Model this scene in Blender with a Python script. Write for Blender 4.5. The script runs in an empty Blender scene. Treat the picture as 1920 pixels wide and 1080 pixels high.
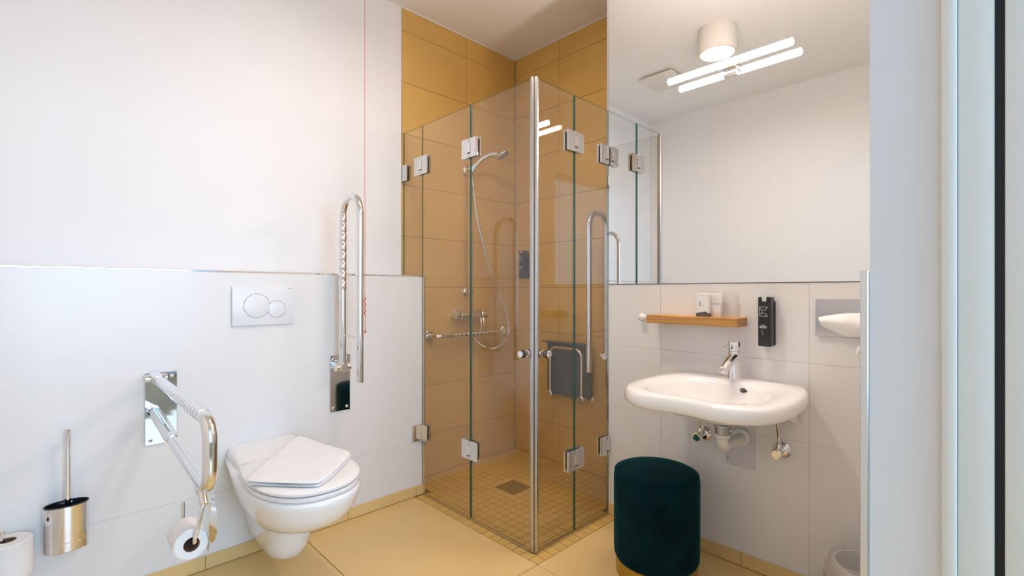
import bpy, bmesh, math, random
from mathutils import Vector, Matrix, noise
random.seed(7)
PI = math.pi
scene = bpy.context.scene
COL = scene.collection

# ------------------------------------------------------------------ camera
cam_d = bpy.data.cameras.new('camera')
cam = bpy.data.objects.new('camera', cam_d)
COL.objects.link(cam)
cam_d.sensor_width = 36.0
cam_d.lens = 902.0 / 1920.0 * 36.0
cam_d.shift_y = 5.0 / 1920.0
cam_d.clip_start = 0.02
cam.location = (2.435, -2.408, 1.12)
cam.rotation_euler = (PI / 2, 0, math.atan2(.7157, .6984))
scene.camera = cam

# ------------------------------------------------------------------ world, light, exposure
world = bpy.data.worlds.new('World')
scene.world = world
world.use_nodes = True
wb = world.node_tree.nodes['Background']
wb.inputs['Color'].default_value = (0.74, 0.87, 1.0, 1)
wb.inputs['Strength'].default_value = 0.4

def area_light(name, loc, target, size, size_y, power, color):
    d = bpy.data.lights.new(name, 'AREA')
    d.shape = 'RECTANGLE'; d.size = size; d.size_y = size_y
    d.energy = power; d.color = color
    o = bpy.data.objects.new(name, d)
    o.location = loc
    o.rotation_euler = (Vector(target) - Vector(loc)).to_track_quat('-Z', 'Y').to_euler()
    COL.objects.link(o)
    return o
# daylight of the window in the room outside the open door
area_light('window_daylight', (5.72, -1.95, 1.55), (0.0, -1.95, 1.45), 1.9, 2.0, 120, (0.45, 0.70, 1.0))

vs = scene.view_settings
vs.view_transform = 'Standard'
vs.look = 'None'
vs.gamma = 1.0
vs.exposure = 0.04
vs.use_curve_mapping = False

# ------------------------------------------------------------------ materials
MATS = {}
def new_mat(name):
    m = bpy.data.materials.new(name); m.use_nodes = True
    MATS[name] = m
    return m, m.node_tree.nodes, m.node_tree.links, m.node_tree.nodes['Principled BSDF']

def setp(b, **k):
    names = {'color': 'Base Color', 'rough': 'Roughness', 'metal': 'Metallic', 'spec': 'Specular IOR Level',
             'coat': 'Coat Weight', 'coat_rough': 'Coat Roughness', 'trans': 'Transmission Weight', 'ior': 'IOR',
             'sheen': 'Sheen Weight', 'sheen_rough': 'Sheen Roughness', 'sheen_tint': 'Sheen Tint', 'alpha': 'Alpha',
             'emit': 'Emission Color', 'emit_s': 'Emission Strength', 'sss': 'Subsurface Weight'}
    for kk, v in k.items():
        if isinstance(v, tuple) and len(v) == 3: v = (*v, 1)
        b.inputs[names[kk]].default_value = v

def plain(name, color, rough=.5, metal=0., **k):
    m, n, l, b = new_mat(name)
    setp(b, color=color, rough=rough, metal=metal, **k)
    return m

def varied(name, c1, c2, scale=3., rough=.5, detail=4., bump=0., bscale=60., random_amount=0., stretch=(1, 1, 1), **k):
    """two-tone noise colour in world position, optional fine bump and per-piece tone"""
    m, n, l, b = new_mat(name)
    setp(b, rough=rough, **k)
    geo = n.new('ShaderNodeNewGeometry')
    mp = n.new('ShaderNodeMapping'); mp.inputs['Scale'].default_value = stretch
    l.new(geo.outputs['Position'], mp.inputs['Vector'])
    no = n.new('ShaderNodeTexNoise'); no.inputs['Scale'].default_value = scale; no.inputs['Detail'].default_value = detail
    l.new(mp.outputs['Vector'], no.inputs['Vector'])
    cr = n.new('ShaderNodeValToRGB')
    cr.color_ramp.elements[0].color = (*c1, 1); cr.color_ramp.elements[0].position = .3
    cr.color_ramp.elements[1].color = (*c2, 1); cr.color_ramp.elements[1].position = .7
    l.new(no.outputs['Fac'], cr.inputs['Fac'])
    out = cr.outputs['Color']
    if random_amount:
        oi = n.new('ShaderNodeObjectInfo')
        mr = n.new('ShaderNodeMapRange')
        mr.inputs['To Min'].default_value = 1 - random_amount; mr.inputs['To Max'].default_value = 1 + random_amount
        l.new(oi.outputs['Random'], mr.inputs['Value'])
        hsv = n.new('ShaderNodeHueSaturation')
        l.new(mr.outputs['Result'], hsv.inputs['Value']); l.new(out, hsv.inputs['Color'])
        out = hsv.outputs['Color']
    l.new(out, b.inputs['Base Color'])
    if bump:
        n2 = n.new('ShaderNodeTexNoise'); n2.inputs['Scale'].default_value = bscale; n2.inputs['Detail'].default_value = 3
        l.new(mp.outputs['Vector'], n2.inputs['Vector'])
        bp = n.new('ShaderNodeBump'); bp.inputs['Strength'].default_value = bump; bp.inputs['Distance'].default_value = .002
        l.new(n2.outputs['Fac'], bp.inputs['Height']); l.new(bp.outputs['Normal'], b.inputs['Normal'])
    return m

PAINT = varied('white_paint', (.865, .86, .855), (.885, .88, .875), scale=2, rough=.6, bump=.05, bscale=180)
CEIL = varied('ceiling_paint', (.885, .88, .87), (.90, .895, .885), scale=2, rough=.7)
WTILE = varied('white_tile', (.80, .79, .78), (.825, .815, .80), scale=2, rough=.28, random_amount=.004)
WGROUT = plain('white_grout', (.78, .768, .755), .5)
TILE = varied('beige_tile', (.645, .402, .106), (.715, .452, .126), scale=3.5, rough=.38, random_amount=.025, bump=.06, bscale=90, detail=6)
FTILE = varied('beige_floor_tile', (.74, .525, .225), (.80, .58, .255), scale=3.0, rough=.36, random_amount=.015, bump=.05, bscale=90, detail=6)
MOSAIC = varied('beige_mosaic', (.645, .415, .120), (.715, .465, .14), scale=5, rough=.4, random_amount=.04)
GROUT = plain('brown_grout', (.20, .125, .05), .9)
SEAL = plain('white_sealant', (.85, .83, .8), .5)
CHROME = plain('chrome', (.82, .82, .83), .06, 1.)
CHROME_D = plain('mirror_polished_steel', (.74, .74, .75), .045, 1.)
STEEL = plain('brushed_steel', (.72, .71, .70), .24, 1.)
ALU = plain('anodised_aluminium', (.56, .56, .57), .27, 1.)
CERAMIC = plain('sanitary_ceramic', (.86, .855, .85), .12, coat=.6, coat_rough=.05)
SEATPL = plain('white_seat_plastic', (.86, .86, .86), .2)
PLATEPL = plain('white_plate_plastic', (.80, .81, .83), .3)
GREYLINE = plain('grey_gap', (.16, .16, .17), .6)
BLACK = plain('black_rubber', (.008, .008, .009), .45)
BLACKGL = plain('black_plastic', (.006, .006, .007), .3)
WPLAST = plain('white_pipe_plastic', (.80, .79, .76), .35)
PANEL = plain('pale_cover_panel', (.66, .65, .68), .25)
WHITEINK = plain('white_print', (.85, .85, .85), .5)
GREYINK = plain('grey_print', (.12, .12, .12), .6)
LIGHTINK = plain('pale_print', (.55, .53, .52), .6)
GOLD = plain('brass_gold', (.52, .35, .075), .3, 1.)
SEATGREY = plain('grey_blue_seat_plastic', (.075, .105, .135), .35)
CORDRED = plain('red_cord', (.75, .10, .04), .6)
PAPER = varied('tissue_paper', (.84, .83, .82), (.88, .87, .86), scale=30, rough=.9, bump=.1, bscale=300)
TOWEL = varied('terry_cloth', (.84, .84, .85), (.88, .88, .88), scale=60, rough=.95, bump=.5, bscale=420, sheen=.3)
CORE = plain('cardboard_core', (.20, .11, .065), .9)
CARD = plain('white_carton', (.84, .84, .84), .5)
CARDGREY = plain('dark_grey_carton', (.10, .09, .095), .5)
CARDTAN = plain('blush_carton', (.78, .70, .66), .5)
GREENDOT = plain('green_index', (.0, .12, .08), .3)
DOORP = plain('white_lacquer', (.74, .70, .62), .4)
JAMBP = varied('white_jamb_paint', (.755, .72, .69), (.775, .74, .71), scale=2, rough=.55)
LAMPW = plain('white_lamp_metal', (.82, .79, .74), .45)
MIRROR = plain('mirror_silver', (.865, .885, .885), .0, 1.)

def emit(name, color, s):
    m, n, l, b = new_mat(name)
    setp(b, color=(.9, .9, .9), rough=.4, emit=color, emit_s=s)
    return m
BAR_E = emit('lit_lamp_bar', (1., .82, .74), 190.)
SPOT_E = emit('lit_diffuser', (1., .84, .70), 128.)

def glass_mat(name, tint, f0=.045, gloss=1.0):
    m, n, l, b = new_mat(name)
    n.remove(b)
    lw = n.new('ShaderNodeLayerWeight'); lw.inputs['Blend'].default_value = .5
    pw = n.new('ShaderNodeMath'); pw.operation = 'POWER'; pw.inputs[1].default_value = 5
    l.new(lw.outputs['Facing'], pw.inputs[0])
    ma = n.new('ShaderNodeMath'); ma.operation = 'MULTIPLY_ADD'; ma.inputs[1].default_value = gloss - f0; ma.inputs[2].default_value = f0
    l.new(pw.outputs[0], ma.inputs[0])
    t = n.new('ShaderNodeBsdfTransparent'); t.inputs['Color'].default_value = (*tint, 1)
    g = n.new('ShaderNodeBsdfGlossy'); g.inputs['Roughness'].default_value = 0
    mx = n.new('ShaderNodeMixShader')
    l.new(ma.outputs[0], mx.inputs[0]); l.new(t.outputs[0], mx.inputs[1]); l.new(g.outputs[0], mx.inputs[2])
    l.new(mx.outputs[0], n['Material Output'].inputs['Surface'])
    return m
GLASS = glass_mat('clear_glass', (.985, .985, .98), .062)
TUMBLER = glass_mat('tumbler_glass', (.985, .985, .985), .03, .7)
GEDGE2 = glass_mat('pale_glass_edge', (.50, .58, .53), .10)
GEDGE = plain('green_glass_edge', (.012, .13, .10), .12)
BAG = glass_mat('plastic_film', (.86, .85, .84), .10)
BAGP, _n, _l, _b = new_mat('bin_liner')
setp(_b, color=(.80, .77, .74), rough=.3, alpha=.20)

def wood_mat():
    m, n, l, b = new_mat('oak_wood')
    geo = n.new('ShaderNodeNewGeometry'); mp = n.new('ShaderNodeMapping'); mp.inputs['Scale'].default_value = (2.5, 40, 60)
    l.new(geo.outputs['Position'], mp.inputs['Vector'])
    no = n.new('ShaderNodeTexNoise'); no.inputs['Scale'].default_value = 2.2; no.inputs['Detail'].default_value = 6
    l.new(mp.outputs['Vector'], no.inputs['Vector'])
    cr = n.new('ShaderNodeValToRGB')
    cr.color_ramp.elements[0].color = (.40, .19, .045, 1); cr.color_ramp.elements[0].position = .3
    cr.color_ramp.elements[1].color = (.58, .31, .09, 1); cr.color_ramp.elements[1].position = .72
    l.new(no.outputs['Fac'], cr.inputs['Fac']); l.new(cr.outputs['Color'], b.inputs['Base Color'])
    setp(b, rough=.45)
    return m
WOOD = wood_mat()

def velvet_mat():
    m, n, l, b = new_mat('teal_velvet')
    geo = n.new('ShaderNodeNewGeometry')
    no = n.new('ShaderNodeTexNoise'); no.inputs['Scale'].default_value = 8; no.inputs['Detail'].default_value = 5; no.inputs['Roughness'].default_value = .6
    l.new(geo.outputs['Position'], no.inputs['Vector'])
    cr = n.new('ShaderNodeValToRGB')
    cr.color_ramp.elements[0].color = (.0006, .008, .012, 1); cr.color_ramp.elements[0].position = .30
    cr.color_ramp.elements[1].color = (.0012, .022, .027, 1); cr.color_ramp.elements[1].position = .72
    l.new(no.outputs['Fac'], cr.inputs['Fac']); l.new(cr.outputs['Color'], b.inputs['Base Color'])
    setp(b, rough=.9, spec=.1, sheen=.45, sheen_rough=.3, sheen_tint=(.01, .33, .36))
    return m
VELVET = velvet_mat()

# ------------------------------------------------------------------ mesh helpers
def V(*a): return Vector(a)

def box(bm, x0, x1, y0, y1, z0, z1, mi=0, bevel=0., seg=2):
    x0, x1 = min(x0, x1), max(x0, x1); y0, y1 = min(y0, y1), max(y0, y1); z0, z1 = min(z0, z1), max(z0, z1)
    vs_ = [bm.verts.new((x, y, z)) for z in (z0, z1) for y in (y0, y1) for x in (x0, x1)]
    F = []
    for q in ((0, 2, 3, 1), (4, 5, 7, 6), (0, 1, 5, 4), (2, 6, 7, 3), (0, 4, 6, 2), (1, 3, 7, 5)):
        f = bm.faces.new([vs_[i] for i in q]); f.material_index = mi; F.append(f)
    if bevel:
        es = list({e for f in F for e in f.edges})
        bmesh.ops.bevel(bm, geom=es, offset=bevel, segments=seg, profile=.5, affect='EDGES')
    return F

def frame_of(d):
    d = d.normalized()
    a = V(0, 0, 1) if abs(d.z) < .9 else V(1, 0, 0)
    u = d.cross(a).normalized()
    return u, d.cross(u).normalized()

def ring_faces(bm, rings, mi=0, close=True, cap0=True, cap1=True):
    n = len(rings[0])
    fs = []
    for a, b in zip(rings[:-1], rings[1:]):
        for i in range(n if close else n - 1):
            j = (i + 1) % n
            f = bm.faces.new((a[i], a[j], b[j], b[i])); f.material_index = mi; fs.append(f)
    if cap0 and close:
        f = bm.faces.new(list(reversed(rings[0]))); f.material_index = mi; fs.append(f)
    if cap1 and close:
        f = bm.faces.new(rings[-1]); f.material_index = mi; fs.append(f)
    return fs

def tube(bm, pts, r, seg=14, mi=0, caps=True):
    """round sweep; r a number or a list"""
    pts = [Vector(p) for p in pts]
    n = len(pts)
    rs = r if isinstance(r, (list, tuple)) else [r] * n
    tan = []
    for i in range(n):
        a = pts[max(0, i - 1)]; b = pts[min(n - 1, i + 1)]
        tan.append((b - a).normalized())
    u, v = frame_of(tan[0])
    rings = []
    for i in range(n):
        if i:
            q = tan[i - 1].rotation_difference(tan[i])
            u = q @ u; v = q @ v
        rings.append([bm.verts.new(pts[i] + rs[i] * (math.cos(2 * PI * k / seg) * u + math.sin(2 * PI * k / seg) * v)) for k in range(seg)])
    ring_faces(bm, rings, mi, True, caps, caps)

def lathe(bm, origin, axis, prof, seg=28, mi=0, cap0=True, cap1=True, sx=1., sy=1.):
    """prof: list of (distance along axis, radius)"""
    o = Vector(origin); ax = Vector(axis).normalized(); u, v = frame_of(ax)
    rings = []
    for d, r in prof:
        rings.append([bm.verts.new(o + ax * d + max(r, 1e-5) * (sx * math.cos(2 * PI * k / seg) * u + sy * math.sin(2 * PI * k / seg) * v)) for k in range(seg)])
    ring_faces(bm, rings, mi, True, cap0, cap1)

def cyl(bm, p0, p1, r, seg=20, mi=0):
    p0 = Vector(p0); p1 = Vector(p1)
    L = (p1 - p0).length; b = min(r * .12, L * .2)
    lathe(bm, p0, p1 - p0, [(0, r - b), (b, r), (L - b, r), (L, r - b)], seg, mi)

def arc(c, u, v, r, a0, a1, n=10):
    c = Vector(c); u = Vector(u); v = Vector(v)
    return [c + r * (math.cos(a0 + (a1 - a0) * i / n) * u + math.sin(a0 + (a1 - a0) * i / n) * v) for i in range(n + 1)]

def catmull(pts, per=6, closed=False):
    P = [Vector(p) for p in pts]; n = len(P); out = []
    rng = range(n if closed else n - 1)
    for i in rng:
        if closed: p0, p1, p2, p3 = P[(i - 1) % n], P[i], P[(i + 1) % n], P[(i + 2) % n]
        else: p0, p1, p2, p3 = P[max(i - 1, 0)], P[i], P[i + 1], P[min(i + 2, n - 1)]
        for k in range(per):
            t = k / per
            out.append(.5 * ((2 * p1) + (p2 - p0) * t + (2 * p0 - 5 * p1 + 4 * p2 - p3) * t * t + (3 * p1 - p0 - 3 * p2 + p3) * t ** 3))
    if not closed: out.append(P[-1])
    return out

def finish(bm, name, mats, smooth=True, angle=35):
    bmesh.ops.remove_doubles(bm, verts=bm.verts, dist=1e-6)
    bmesh.ops.recalc_face_normals(bm, faces=bm.faces)
    if smooth:
        lim = math.radians(angle)
        for f in bm.faces: f.smooth = True
        for e in bm.edges:
            e.smooth = not (len(e.link_faces) == 2 and e.calc_face_angle(0) > lim)
    me = bpy.data.meshes.new(name)
    bm.to_mesh(me); bm.free()
    for m in (mats if isinstance(mats, (list, tuple)) else [mats]): me.materials.append(m)
    return me

def root_loc(o):
    p = Vector((0, 0, 0))
    while o is not None:
        p = p + o.location; o = o.parent
    return p

def link(name, me, parent=None, loc=(0, 0, 0)):
    """mesh in world coordinates (offset by loc) linked under parent"""
    o = bpy.data.objects.new(name, me); COL.objects.link(o)
    o.location = loc
    if parent is not None:
        o.parent = parent
        o.location = Vector(loc) - root_loc(parent)
    return o

def part(name, bm, mats, parent=None, smooth=True, angle=35, label=None):
    o = link(name, finish(bm, name, mats, smooth, angle), parent)
    if label: o['label'] = label
    return o

def thing(name, label, cat, loc=(0, 0, 0), group=None):
    o = bpy.data.objects.new(name, None); COL.objects.link(o)
    o.location = loc; o.empty_display_size = .05
    tag(o, label, cat, group)
    return o

def tag(o, label, cat, group=None):
    o['label'] = label; o['category'] = cat
    if group: o['group'] = group
    return o

def struct(o, label=None, cat=None):
    o['kind'] = 'structure'
    if label: o['label'] = label
    if cat: o['category'] = cat
    return o

def B(): return bmesh.new()

TILE_CACHE = {}
def tile_piece(parent, name, mat, axis, sign, a0, a1, b0, b1, face, thick, gap=.002, cham=.0008):
    """rectangular tile: axis = normal axis of the surface ('x','y','z'), face = coordinate of its visible face,
    a/b = extents on the two other axes in xyz order"""
    w = a1 - a0 - gap; h = b1 - b0 - gap
    if w <= 0.002 or h <= 0.002: return None
    key = (name, mat.name, axis, sign, round(w, 4), round(h, 4), thick)
    me = TILE_CACHE.get(key)
    if me is None:
        bm = B()
        def P(a, b, d):
            if axis == 'x': return (d * sign, a, b)
            if axis == 'y': return (a, d * sign, b)
            return (a, b, d * sign)
        rings = []
        for (d, i) in ((-thick, 0), (-cham, 0), (0, cham)):
            rings.append([bm.verts.new(P(sa * (w / 2 - i), sb * (h / 2 - i), d)) for sa, sb in ((-1, -1), (1, -1), (1, 1), (-1, 1))])
        ring_faces(bm, rings)
        me = finish(bm, name, mat, False)
        TILE_CACHE[key] = me
    ca, cb = (a0 + a1) / 2, (b0 + b1) / 2
    loc = {'x': (face, ca, cb), 'y': (ca, face, cb), 'z': (ca, cb, face)}[axis]
    return link(name, me, parent, loc)

# ------------------------------------------------------------------ the room
H = 2.76          # ceiling
YW = -.37         # face of the mirror wall
XI = .19          # face of the installation wall on the left
YE = -.895        # its end at the shower
YR = -2.60        # rear wall
TZ = [0.0, .247] + [.247 + .2975 * k for k in range(1, 9)] + [H]   # horizontal joints in the shower

# floor slab
bm = B(); box(bm, -.2, 5.9, -3.8, .2, -.10, -.0120)
floor = struct(part('floor', bm, GROUT, None, False), 'beige large-format tiled bathroom floor', 'floor')
XS = [(-.0, 1.10), (1.10, 2.30), (2.30, 3.5)]
for (y0, y1), xs in (((-1.56, -.96), ((.19, 1.10), (1.10, 2.27), (2.27, 3.4))), ((-2.16, -1.56), ((.19, .80), (.80, 2.0), (2.0, 3.2))), ((-2.60, -2.16), ((.19, 1.10), (1.10, 2.27), (2.27, 3.4)))):
    for x0, x1 in xs:
        tile_piece(floor, 'floor_tile', FTILE, 'z', 1, x0, x1, y0, y1, 0, .012, .0032)
for x0, x1 in ((1.10, 2.27),):
    tile_piece(floor, 'floor_tile', FTILE, 'z', 1, x0, x1, -.96, YW + .004, 0, .012, .003)
# shower mosaic, 50 mm pieces
cells = []
for i in range(22):
    for j in range(20):
        x1 = 1.10 - .05 * i; x0 = x1 - .05; y0 = -.96 + .05 * j; y1 = min(y0 + .05, 0)
        if y1 - y0 < .008: continue
        if x0 > 1.035 and y0 > YW - .02: continue
        if x0 < .185 and y0 < YE - .01: continue
        if .395 < (x0 + x1) / 2 < .545 and -.565 < (y0 + y1) / 2 < -.405: continue
        if y1 > YW and x1 > 1.036: y1 = min(y1, YW)
        d = math.hypot((x0 + x1) / 2 - 2.435, (y0 + y1) / 2 + 2.408)
        cells.append((d, x0, x1, y0, y1))
cells.sort()
bm = B(); box(bm, -.0, 1.036, -.96, -.0, -.0118, -.0016); box(bm, 1.036, 1.10, -.96, YW, -.0118, -.0016)
box(bm, .19, 3.4, -2.60, -.96, -.0118, -.0045); box(bm, 1.10, 3.4, -.96, YW, -.0118, -.0045)
part('grout_bed', bm, GROUT, floor, False)
for d, x0, x1, y0, y1 in cells[:300]:
    tile_piece(floor, 'mosaic_tile', MOSAIC, 'z', 1, x0, x1, y0, y1, 0, .006, .0036)
bm = B()
for d, x0, x1, y0, y1 in cells[300:]:
    box(bm, x0 + .0014, x1 - .0014, y0 + .0014, y1 - .0014, -.008, 0)
o = part('mosaic_field', bm, MOSAIC, floor, False); o['kind'] = 'stuff'

# ceiling
bm = B(); box(bm, -.2, 5.9, -3.8, .2, H, H + .12)
struct(part('ceiling', bm, CEIL, None, False), 'smooth white plaster ceiling', 'ceiling')

# left wall: plaster above, tiled installation wall below, tiled shower part
bm = B()
box(bm, -.14, 0, YR - .1, -.926, 0, H)
box(bm, -.14, -.009, -.926, .14, 0, H)
wl = struct(part('wall_left', bm, PAINT, None, False), 'white plaster wall above a tiled ledge wall on the left', 'wall')
bm = B(); box(bm, -.0095, -.003, -.921, 0.0, 0, H - .002)
part('grout_bed', bm, GROUT, wl, False)
for z0, z1 in zip(TZ[:-1], TZ[1:]):
    for y0, y1 in ((-.921, -.442), (-.442, -.001)):
        tile_piece(wl, 'tile', TILE, 'x', 1, y0, y1, z0, z1, 0, .0085, .0022)
bm = B(); box(bm, -.002, .002, -.927, -.921, 1.2, H - .002)
part('edge_strip', bm, STEEL, wl, False)
bm = B(); box(bm, 0.0, .182, YR, YE - .009, .0, 1.190)
box(bm, 0.0, .183, YR, YE - .004, 1.16, 1.192)
part('ledge_core', bm, WGROUT, wl, False)
ys = [YR, YE - .002]
for z0, z1 in zip((.0, .2985), (.2985, 1.196)):
    for y0, y1 in zip(ys[:-1], ys[1:]):
        tile_piece(wl, 'white_tile', WTILE, 'x', 1, y0, y1, z0, z1, XI, .010, .0006, .0003)
for y0, y1 in zip(ys[:-1], ys[1:]):
    tile_piece(wl, 'ledge_tile', WTILE, 'z', 1, .0, XI - .004, y0, y1, 1.200, .010, .0010, .0004)
for z0, z1 in zip(TZ[:5], TZ[1:5] + [1.194]):
    if z1 > 1.194: z1 = 1.194
    if z1 > z0: tile_piece(wl, 'tile', TILE, 'y', 1, .0, XI - .004, z0, z1, YE + .0, .009, .0022)
tile_piece(wl, 'tile', TILE, 'y', 1, .0, XI - .004, TZ[4], 1.194, YE + .0, .009, .0022)
bm = B(); box(bm, XI - .007, XI + .0015, YR, YE + .001, 1.1955, 1.2025, bevel=.0012, seg=1)
box(bm, XI - .0075, XI + .002, YE - .005, YE + .003, .0, 1.2025, bevel=.0012, seg=1)
part('edge_strip', bm, CHROME, wl)

# shower back wall
bm = B(); box(bm, -.009, 1.06, .009, .14, 0, H)
wb_ = struct(part('wall_back', bm, GROUT, None, False), 'beige tiled back wall of the shower niche', 'wall')
for z0, z1 in zip(TZ[:-1], TZ[1:]):
    for x0, x1 in ((.001, .41), (.41, 1.010), (1.010, 1.034)):
        tile_piece(wb_, 'tile', TILE, 'y', -1, x0, x1, z0, z1, 0, .0095, .0022)

# mirror wall
bm = B(); box(bm, 1.0425, 2.44, YW + .011, .14, 0, H)
wr = struct(part('wall_right', bm, PAINT, None, False), 'white tiled wall carrying mirror and washbasin', 'wall')
bm = B(); box(bm, 1.043, 2.275, YW + .003, YW + .012, 0, 1.149)
part('grout_bed', bm, WGROUT, wr, False)
for z0, z1 in zip((.0, .55, .85), (.55, .85, 1.150)):
    xs = (1.0425, 1.327, 1.927, 2.274)
    for x0, x1 in zip(xs[:-1], xs[1:]):
        tile_piece(wr, 'white_tile', WTILE, 'y', -1, x0, x1, z0, z1, YW, .010, .0006, .0003)
for z0, z1 in zip(TZ[:-1], TZ[1:]):
    tile_piece(wr, 'tile', TILE, 'x', -1, YW + .008, -.002, z0, z1, 1.034, .0085, .0022)
bm = B(); box(bm, 1.0335, 1.0425, YW - .001, YW + .006, 0, H)
part('edge_strip', bm, CHROME, wr, False)

# wall at the entrance with the door opening the picture is taken from
bm = B()
box(bm, 2.275, 2.366, -1.405, YW + .011, 0, H)
box(bm, 2.275, 2.366, YR, -1.405, 2.12, H)
we = struct(part('wall_entrance', bm, JAMBP, None, False), 'white wall end beside the open doorway on the right', 'wall')
for z0, z1 in zip((.0, .25, .55, .85), (.25, .55, .85, 1.152)):
    for y0, y1 in ((-1.405, -.97), (-.97, YW - .001)):
        tile_piece(we, 'white_tile', WTILE, 'x', -1, y0, y1, z0, z1, 2.2655, .0095, .0011, .0004)
bm = B(); box(bm, 2.2625, 2.274, -1.412, -1.4045, 0, 1.154, bevel=.001, seg=1)
part('edge_strip', bm, STEEL, we, label='slim brushed metal tile edge strip')

# door frame
dr = struct(thing('door_1', 'white lacquered door frame with black seal at the right edge', 'door frame', (2.40, -1.40, 0)))
bm = B(); box(bm, 2.366, 2.384, -1.418, -1.36, 0, 2.14, bevel=.004); part('frame_stop', bm, DOORP, dr)
bm = B(); box(bm, 2.384, 2.4245, -1.406, -1.36, 0, 2.14, bevel=.003); part('frame_jamb', bm, DOORP, dr)
bm = B(); box(bm, 2.4245, 2.4350, -1.392, -1.36, 0, 2.14); part('door_seal', bm, BLACK, dr)
bm = B(); box(bm, 2.4350, 2.480, -1.408, -1.36, 0, 2.14, bevel=.002); part('frame_casing', bm, DOORP, dr)
bm = B(); box(bm, 2.366, 2.480, YR, -1.36, 2.125, 2.20, bevel=.002); part('frame_head', bm, DOORP, dr)

# rear wall, behind the camera (seen in the mirror)
bm = B(); box(bm, -.14, 2.50, YR - .12, YR, 0, H)
wrr = struct(part('wall_rear', bm, PAINT, None, False), 'plain white wall seen in the mirror', 'wall')

# unseen hall, added to keep sky light off the jamb, with the daylight window
bm = B()
box(bm, 2.48, 5.75, -3.75, -3.60, 0, H); box(bm, 2.44, 5.75, .02, .14, 0, H)
box(bm, 2.44, 2.50, -3.75, YR - .12, 0, H)
box(bm, 5.75, 5.87, -3.75, -2.95, 0, H); box(bm, 5.75, 5.87, -.95, .14, 0, H)
box(bm, 5.75, 5.87, -2.95, -.95, 0, .50); box(bm, 5.75, 5.87, -2.95, -.95, 2.60, H)
struct(part('wall_hall_screen', bm, PAINT, None, False), 'unseen white hall walls added to keep sky light off the door jamb', 'wall')

# baseboards
def baseboard(name, label, axis, face, cuts, parent_off):
    bm = B()
    if axis == 'x': box(bm, face - .007, face - .0018, cuts[0], cuts[-1], 0, .052)
    else: box(bm, cuts[0], cuts[-1], face + .0018, face + .007, 0, .052)
    o = struct(part(name, bm, GROUT, None, False), label, 'baseboard')
    for a0, a1 in zip(cuts[:-1], cuts[1:]):
        tile_piece(o, 'skirting_tile', FTILE, axis, 1 if axis == 'x' else -1, a0, a1, .0015, .057, face, .006, .002)
    return o
baseboard('baseboard_left', 'beige tile skirting along the left wall', 'x', XI + .0075, [YR, -2.53, -1.94, -1.34, -.953, YE], 0)
baseboard('baseboard_right', 'beige tile skirting under the washbasin', 'y', YW - .0075, [1.045, 1.085, 1.685, 2.262], 0)

# sealant line between tile and ceiling
bm = B(); box(bm, 0, .006, -.92, -.0, H - .006, H); box(bm, 0, 1.034, -.006, 0, H - .006, H)
struct(part('trim_1', bm, SEAL, None, False), 'white sealant line where shower tiles meet the ceiling', 'trim')

# ------------------------------------------------------------------ mirror
bm = B(); box(bm, 1.0435, 2.272, YW - .001, YW + .010, 1.1535, H - .002)
mi = thing('mirror', 'large frameless wall mirror above the washbasin', 'mirror', (1.66, YW, 1.1535))
part('mirror_glass', bm, MIRROR, mi, False)
bm = B(); box(bm, 1.0435, 2.272, YW - .002, YW + .010, 1.1500, 1.1535)
part('lower_edge', bm, GREYLINE, mi, False)

# ------------------------------------------------------------------ lamps
lamp = thing('mirror_lamp', 'lit slim double-ended bar lamp mounted on the mirror', 'lamp', (1.642, YW, 2.04))
LY = -.424
bm = B(); tube(bm, [(1.395, LY, 2.042), (1.399, LY, 2.042), (1.885, LY, 2.042), (1.889, LY, 2.042)], [.010, .0135, .0135, .010], 20)
part('light_bar', bm, BAR_E, lamp)
bm = B(); box(bm, 1.610, 1.674, LY + .012, YW - .0012, 2.030, 2.052, bevel=.002)
part('bracket', bm, CHROME, lamp)
bm = B(); box(bm, 1.615, 1.669, YW - .010, YW - .0012, 2.005, 2.075, bevel=.002)
part('wall_plate', bm, CHROME, lamp)

sp = thing('ceiling_spot', 'short white cylinder ceiling spot seen lit in the mirror', 'lamp', (1.174, -1.364, H))
bm = B()
lathe(bm, (1.174, -1.364, H), (0, 0, -1), [(0, .112), (.003, .114), (.150, .114), (.155, .112), (.155, .098), (.138, .096)], 48, cap0=True, cap1=False)
part('housing', bm, LAMPW, sp)
bm = B(); lathe(bm, (1.174, -1.364, H), (0, 0, -1), [(.139, .0955), (.148, .094), (.150, .05), (.1505, .0)], 40, cap0=True, cap1=False)
part('diffuser', bm, SPOT_E, sp)

vent = thing('ceiling_vent', 'flat square white ventilation cover on the ceiling seen in the mirror', 'vent', (.59, -1.78, H))
bm = B(); box(bm, .46, .725, -1.92, -1.63, H - .026, H - .014, bevel=.002); part('cover_plate', bm, LAMPW, vent)
bm = B(); box(bm, .49, .695, -1.89, -1.66, H - .016, H, bevel=.001); part('frame', bm, LAMPW, vent)

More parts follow.
